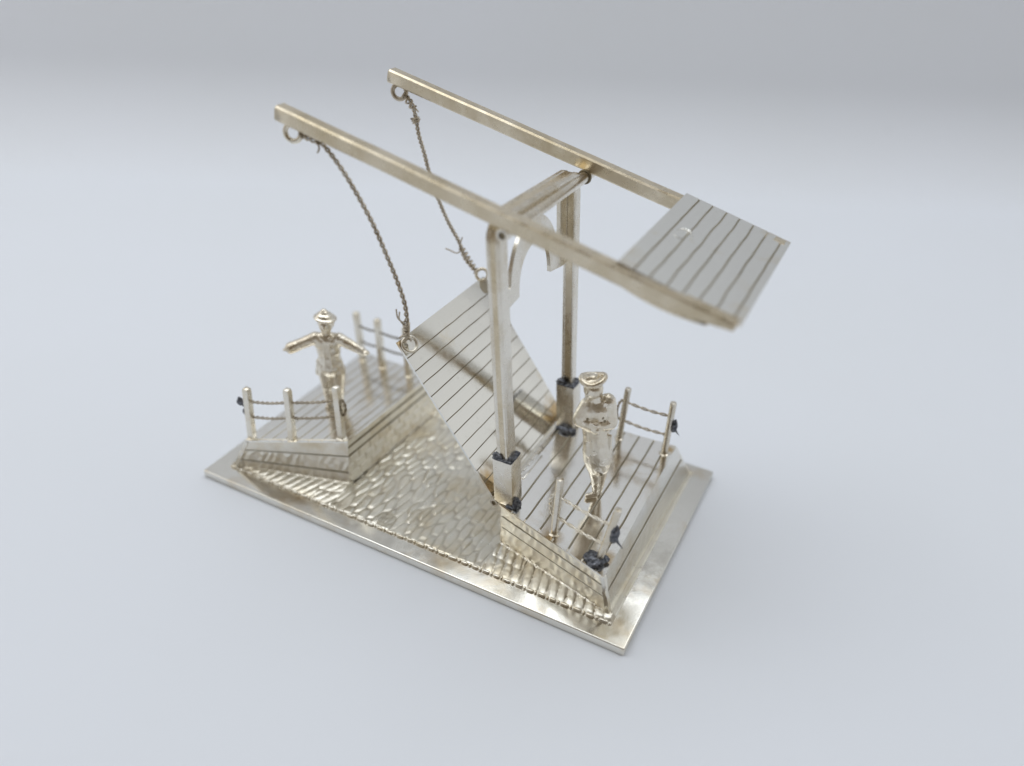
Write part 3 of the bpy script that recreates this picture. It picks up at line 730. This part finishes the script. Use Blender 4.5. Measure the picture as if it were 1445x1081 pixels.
# ------------------------------------------------------------------ cast figures
def capsule(bm, a, b, ra, rb):
    a, b = V(a), V(b); n_ = max(3, int((b - a).length / (0.35 * min(ra, rb))) + 1); n_ = min(n_, 14)
    for k in range(n_ + 1):
        u = k / n_; g = bmesh.ops.create_icosphere(bm, subdivisions=2, radius=lerp(ra, rb, u)); c = a.lerp(b, u)
        for v in g['verts']: v.co += c
def ell(bm, c, rx, ry, rz, rot=None):
    g = bmesh.ops.create_icosphere(bm, subdivisions=3, radius=1)
    for v in g['verts']:
        p_ = V((v.co.x * rx, v.co.y * ry, v.co.z * rz))
        if rot: p_ = rot @ p_
        v.co = p_ + V(c)
def cast(name, bm, parent, frame, voxel=.13, smooth=14, rough=.05):
    me = bpy.data.meshes.new('tmp'); bm.to_mesh(me); bm.free(); o = bpy.data.objects.new('tmp', me); COL.objects.link(o)
    md = o.modifiers.new('r', 'REMESH'); md.mode = 'VOXEL'; md.voxel_size = voxel
    ms = o.modifiers.new('s', 'SMOOTH'); ms.iterations = smooth; ms.factor = .5
    dg = bpy.context.evaluated_depsgraph_get(); ev = o.evaluated_get(dg); m2 = bpy.data.meshes.new_from_object(ev)
    bpy.data.objects.remove(o); bpy.data.meshes.remove(me)
    b2 = bmesh.new(); b2.from_mesh(m2); bpy.data.meshes.remove(m2); b2.normal_update()
    for v in b2.verts: v.co += v.normal * rough * (noise.noise(v.co * 1.1) + .6 * noise.noise(v.co * 2.6))
    for v in b2.verts: v.co = frame @ v.co
    return link_mesh(name, b2, m_fig, parent, 80)
def fframe(loc, k=1.0, kz=1.0):    # local axes: u to the viewer's right, v away from viewer, z up
    return Matrix(((.886 * k, -.463 * k, 0, loc[0]), (.463 * k, .886 * k, 0, loc[1]), (0, 0, kz, loc[2]), (0, 0, 0, 1)))
rotx = lambda d: Matrix.Rotation(math.radians(d), 3, 'X'); roty = lambda d: Matrix.Rotation(math.radians(d), 3, 'Y'); rotz = lambda d: Matrix.Rotation(math.radians(d), 3, 'Z')

# figure with outstretched arms
loc = (22.6, 28.6, 14.1)
fg = thing('figurine', 'silver figure in brimmed hat holding both arms out to the sides', 'figurine', loc); F = fframe(loc, 1.0, 1.03)
bm = bmesh.new()
for s_ in (-1, 1):                                             # breeches, legs and shoes
    capsule(bm, (1.75 * s_ + .2, 0, 11.2), (1.55 * s_ + .2, 0, 6.3), 2.1, 1.7); capsule(bm, (1.55 * s_ + .2, 0, 6.3), (1.45 * s_ + .2, .1, 1.0), 1.6, 1.05)
    capsule(bm, (1.45 * s_ + .2, .2, .65), (1.8 * s_ + .2, -1.9, .55), .8, .65)
ell(bm, (0, 0, 12.2), 3.7, 2.5, 3.0); ell(bm, (0, -.1, 14.6), 3.1, 2.2, 3.2); ell(bm, (0, -.1, 17.5), 3.2, 2.1, 3.4); ell(bm, (-.2, 0, 19.6), 3.8, 2.2, 2.9)
capsule(bm, (-3.0, 0, 20.7), (2.6, 0, 20.7), 1.5, 1.5)         # shoulders
capsule(bm, (-3.2, 0, 20.6), (-6.4, -.4, 19.3), 1.7, 1.5); capsule(bm, (-6.4, -.4, 19.3), (-9.6, -.9, 18.0), 1.5, 1.6)
capsule(bm, (2.9, 0, 20.6), (6.0, -.3, 19.0), 1.7, 1.4); capsule(bm, (6.0, -.3, 19.0), (8.6, -.7, 17.7), 1.4, 1.2)
for hx, hz, s_ in ((-10.2, 17.7, -1), (9.4, 17.3, 1)):         # hands: palm, fingers and thumb
    ell(bm, (hx, -1.0, hz), 1.35, .95, .8)
    for q in range(4): capsule(bm, (hx + .5 * s_, -1.45 + q * .3, hz), (hx + (1.5 - abs(q - 1.4) * .15) * s_, -1.7 + q * .36, hz - .12), .24, .18)
    capsule(bm, (hx - .2 * s_, -1.5, hz + .1), (hx + .5 * s_, -2.1, hz + .25), .26, .2)
for s_ in (-1, 1): capsule(bm, (.55 * s_, -1.9, 20.6), (1.0 * s_, -2.2, 12.4), .28, .34)     # open jacket fronts
for s_ in (-1, 1): capsule(bm, (2.7 * s_, -.5, 14.0), (3.3 * s_, -.5, 10.6), .9, .8)       # jacket skirts
capsule(bm, (-1.6, -1.2, 21.7), (0, -1.9, 20.6), .4, .35); capsule(bm, (1.4, -1.2, 21.7), (0, -1.9, 20.6), .4, .35)   # collar
capsule(bm, (-.1, 0, 21.2), (-.1, -.1, 23.4), 1.25, 1.15)      # neck
ell(bm, (-.1, -.15, 24.7), 1.9, 1.95, 2.15); ell(bm, (-.1, -.8, 23.4), 1.15, 1.1, .95)
capsule(bm, (-.1, -1.95, 25.1), (-.1, -2.3, 24.4), .26, .34)   # nose
for s_ in (-1, 1):
    ell(bm, (-.1 + .75 * s_, -1.75, 25.4), .4, .3, .2); ell(bm, (-.1 + 1.9 * s_, .1, 24.7), .3, .4, .55)
capsule(bm, (-.55, -1.72, 23.75), (.35, -1.72, 23.75), .2, .2)
cast('body', bm, fg, F)
bm = bmesh.new()
ell(bm, (-.1, 0, 26.5), 3.05, 2.9, .75, roty(8))
ell(bm, (-.15, 0, 27.0), 2.3, 2.2, 1.1, roty(8)); ell(bm, (-.25, 0, 27.7), 1.35, 1.3, 1.0); ell(bm, (-.3, 0, 28.6), .7, .7, .4)
cast('hat', bm, fg, F, .13, 8, .04)

# figure with folded arms
loc = (100.4, 27.4, 15.55)
fg = thing('figurine', 'silver figure in long coat and turned-up hat standing with folded arms', 'figurine', loc); F = fframe(loc, .97, 1.09)
bm = bmesh.new()
capsule(bm, (-1.3, -.4, 9.5), (-.4, -.3, 5.5), 1.7, 1.2); capsule(bm, (-.4, -.3, 5.5), (.1, 0, 1.0), 1.25, .75)
capsule(bm, (1.2, .6, 9.5), (1.2, .6, 5.5), 1.6, 1.15); capsule(bm, (1.2, .6, 5.5), (1.0, .6, 1.0), 1.15, .75)
capsule(bm, (.1, 0, .7), (-1.9, -.5, .65), .8, .72); capsule(bm, (1.0, .6, .7), (.2, 1.4, .6), .8, .6)
# coat
prof_ = [(8.6, -.1, 2.9, 2.3), (10.5, -.3, 3.5, 2.6), (13, -.6, 3.6, 2.6), (16, -1.2, 3.15, 2.3), (18.5, -1.6, 3.2, 2.3), (21, -1.9, 3.6, 2.4), (24.0, -2.1, 3.7, 2.3)]
for k in range(len(prof_) - 1):
    for q in range(5):
        z_, cu, ru, rv = (lerp(a, b, q / 5) for a, b in zip(prof_[k], prof_[k + 1])); ell(bm, (cu, 0, z_), ru, rv, 1.8)
capsule(bm, (-.4, -2.0, 9.2), (.5, -1.8, 7.8), .9, .6)
capsule(bm, (-4.2, 0, 24.2), (.3, .2, 25.3), 1.6, 1.75)                  # shoulders
capsule(bm, (.4, .1, 25.0), (1.5, -.4, 20.6), 2.1, 1.8); capsule(bm, (1.5, -.5, 20.4), (-1.0, -2.0, 20.6), 1.6, 1.3)
capsule(bm, (-4.0, -.2, 24.0), (-5.4, -.6, 21.4), 2.1, 1.9); capsule(bm, (-5.4, -.6, 21.2), (-3.0, -1.6, 20.4), 1.9, 1.6); ell(bm, (-2.2, -.9, 23.2), 3.4, 1.9, 2.6)
ell(bm, (-2.1, -2.9, 19.8), 1.0, .7, .7); ell(bm, (-1.9, -3.0, 21.2), .9, .6, .6)
for q in range(4):
    capsule(bm, (-2.0, -3.2, 20.1 - q * .34), (-.7, -3.05, 19.9 - q * .34), .22, .17); capsule(bm, (-2.2, -3.2, 21.6 - q * .3), (-3.4, -2.9, 21.7 - q * .3), .2, .16)
capsule(bm, (-2.4, -3.3, 20.4), (-1.7, -3.4, 20.9), .22, .18); capsule(bm, (-1.6, -3.3, 21.6), (-1.9, -3.3, 22.2), .2, .16)
capsule(bm, (1.8, -1.3, 17.5), (2.2, -1.2, 10.0), .45, .5)                 # side pleat
capsule(bm, (-3.0, -1.4, 25.4), (-1.6, -2.0, 23.4), .45, .4); capsule(bm, (-.6, -1.4, 25.8), (-1.5, -2.0, 23.4), .45, .4)
capsule(bm, (-2.2, 0, 25.4), (-2.9, -.1, 27.6), 1.8, 1.7); ell(bm, (-2.0, -1.0, 22.6), 3.0, 1.7, 2.6); ell(bm, (-2.6, -1.4, 20.8), 3.2, 1.5, 1.5)
ell(bm, (-3.1, -.2, 28.3), 2.25, 2.2, 2.0); ell(bm, (-3.7, -.7, 27.2), 1.2, 1.2, .9)
capsule(bm, (-4.4, -1.6, 28.5), (-4.8, -2.0, 27.9), .28, .34)            # nose towards the leaf
for dx, dy in ((-5.0, -.6), (-3.5, -2.1)): ell(bm, (dx, dy, 28.9), .35, .35, .2)
capsule(bm, (-4.9, -1.0, 27.0), (-4.2, -1.7, 27.0), .2, .2); ell(bm, (-1.5, -1.2, 28.2), .4, .3, .55)
cast('body', bm, fg, F)
bm = bmesh.new()
for z_, r_ in ((29.0, 2.05), (29.5, 2.3), (30.0, 2.5), (30.4, 2.65)): ell(bm, (-3.3 - (z_ - 29) * .15, 0, z_), r_, r_ * .92, .6)
ell(bm, (-3.7, .2, 30.9), 1.5, 1.3, .6); capsule(bm, (-4.8, -.8, 31.0), (-2.4, .6, 31.1), .5, .35)
pts = [V((-3.4 + 2.65 * math.cos(a), 2.3 * math.sin(a), 30.6 + .35 * math.cos(2 * a + .4) + .35 * math.cos(a))) for a in [2 * math.pi * k / 30 for k in range(31)]]
for a, b in zip(pts, pts[1:]): capsule(bm, a, b, .62, .62)
cast('hat', bm, fg, F, .13, 8, .04)
bm = bmesh.new()
for u_, v_, z_ in ((.55, -2.62, 8.2), (-.2, -2.9, 22.2), (-4.0, -2.35, 22.3)):
    ell(bm, (u_, v_, z_), .33, .2, .33)
for v in bm.verts: v.co = F @ v.co
link_mesh('button', bm, m_groove, fg, 60)

for o in list(bpy.data.objects):
    if 'org' in o.keys(): del o['org']
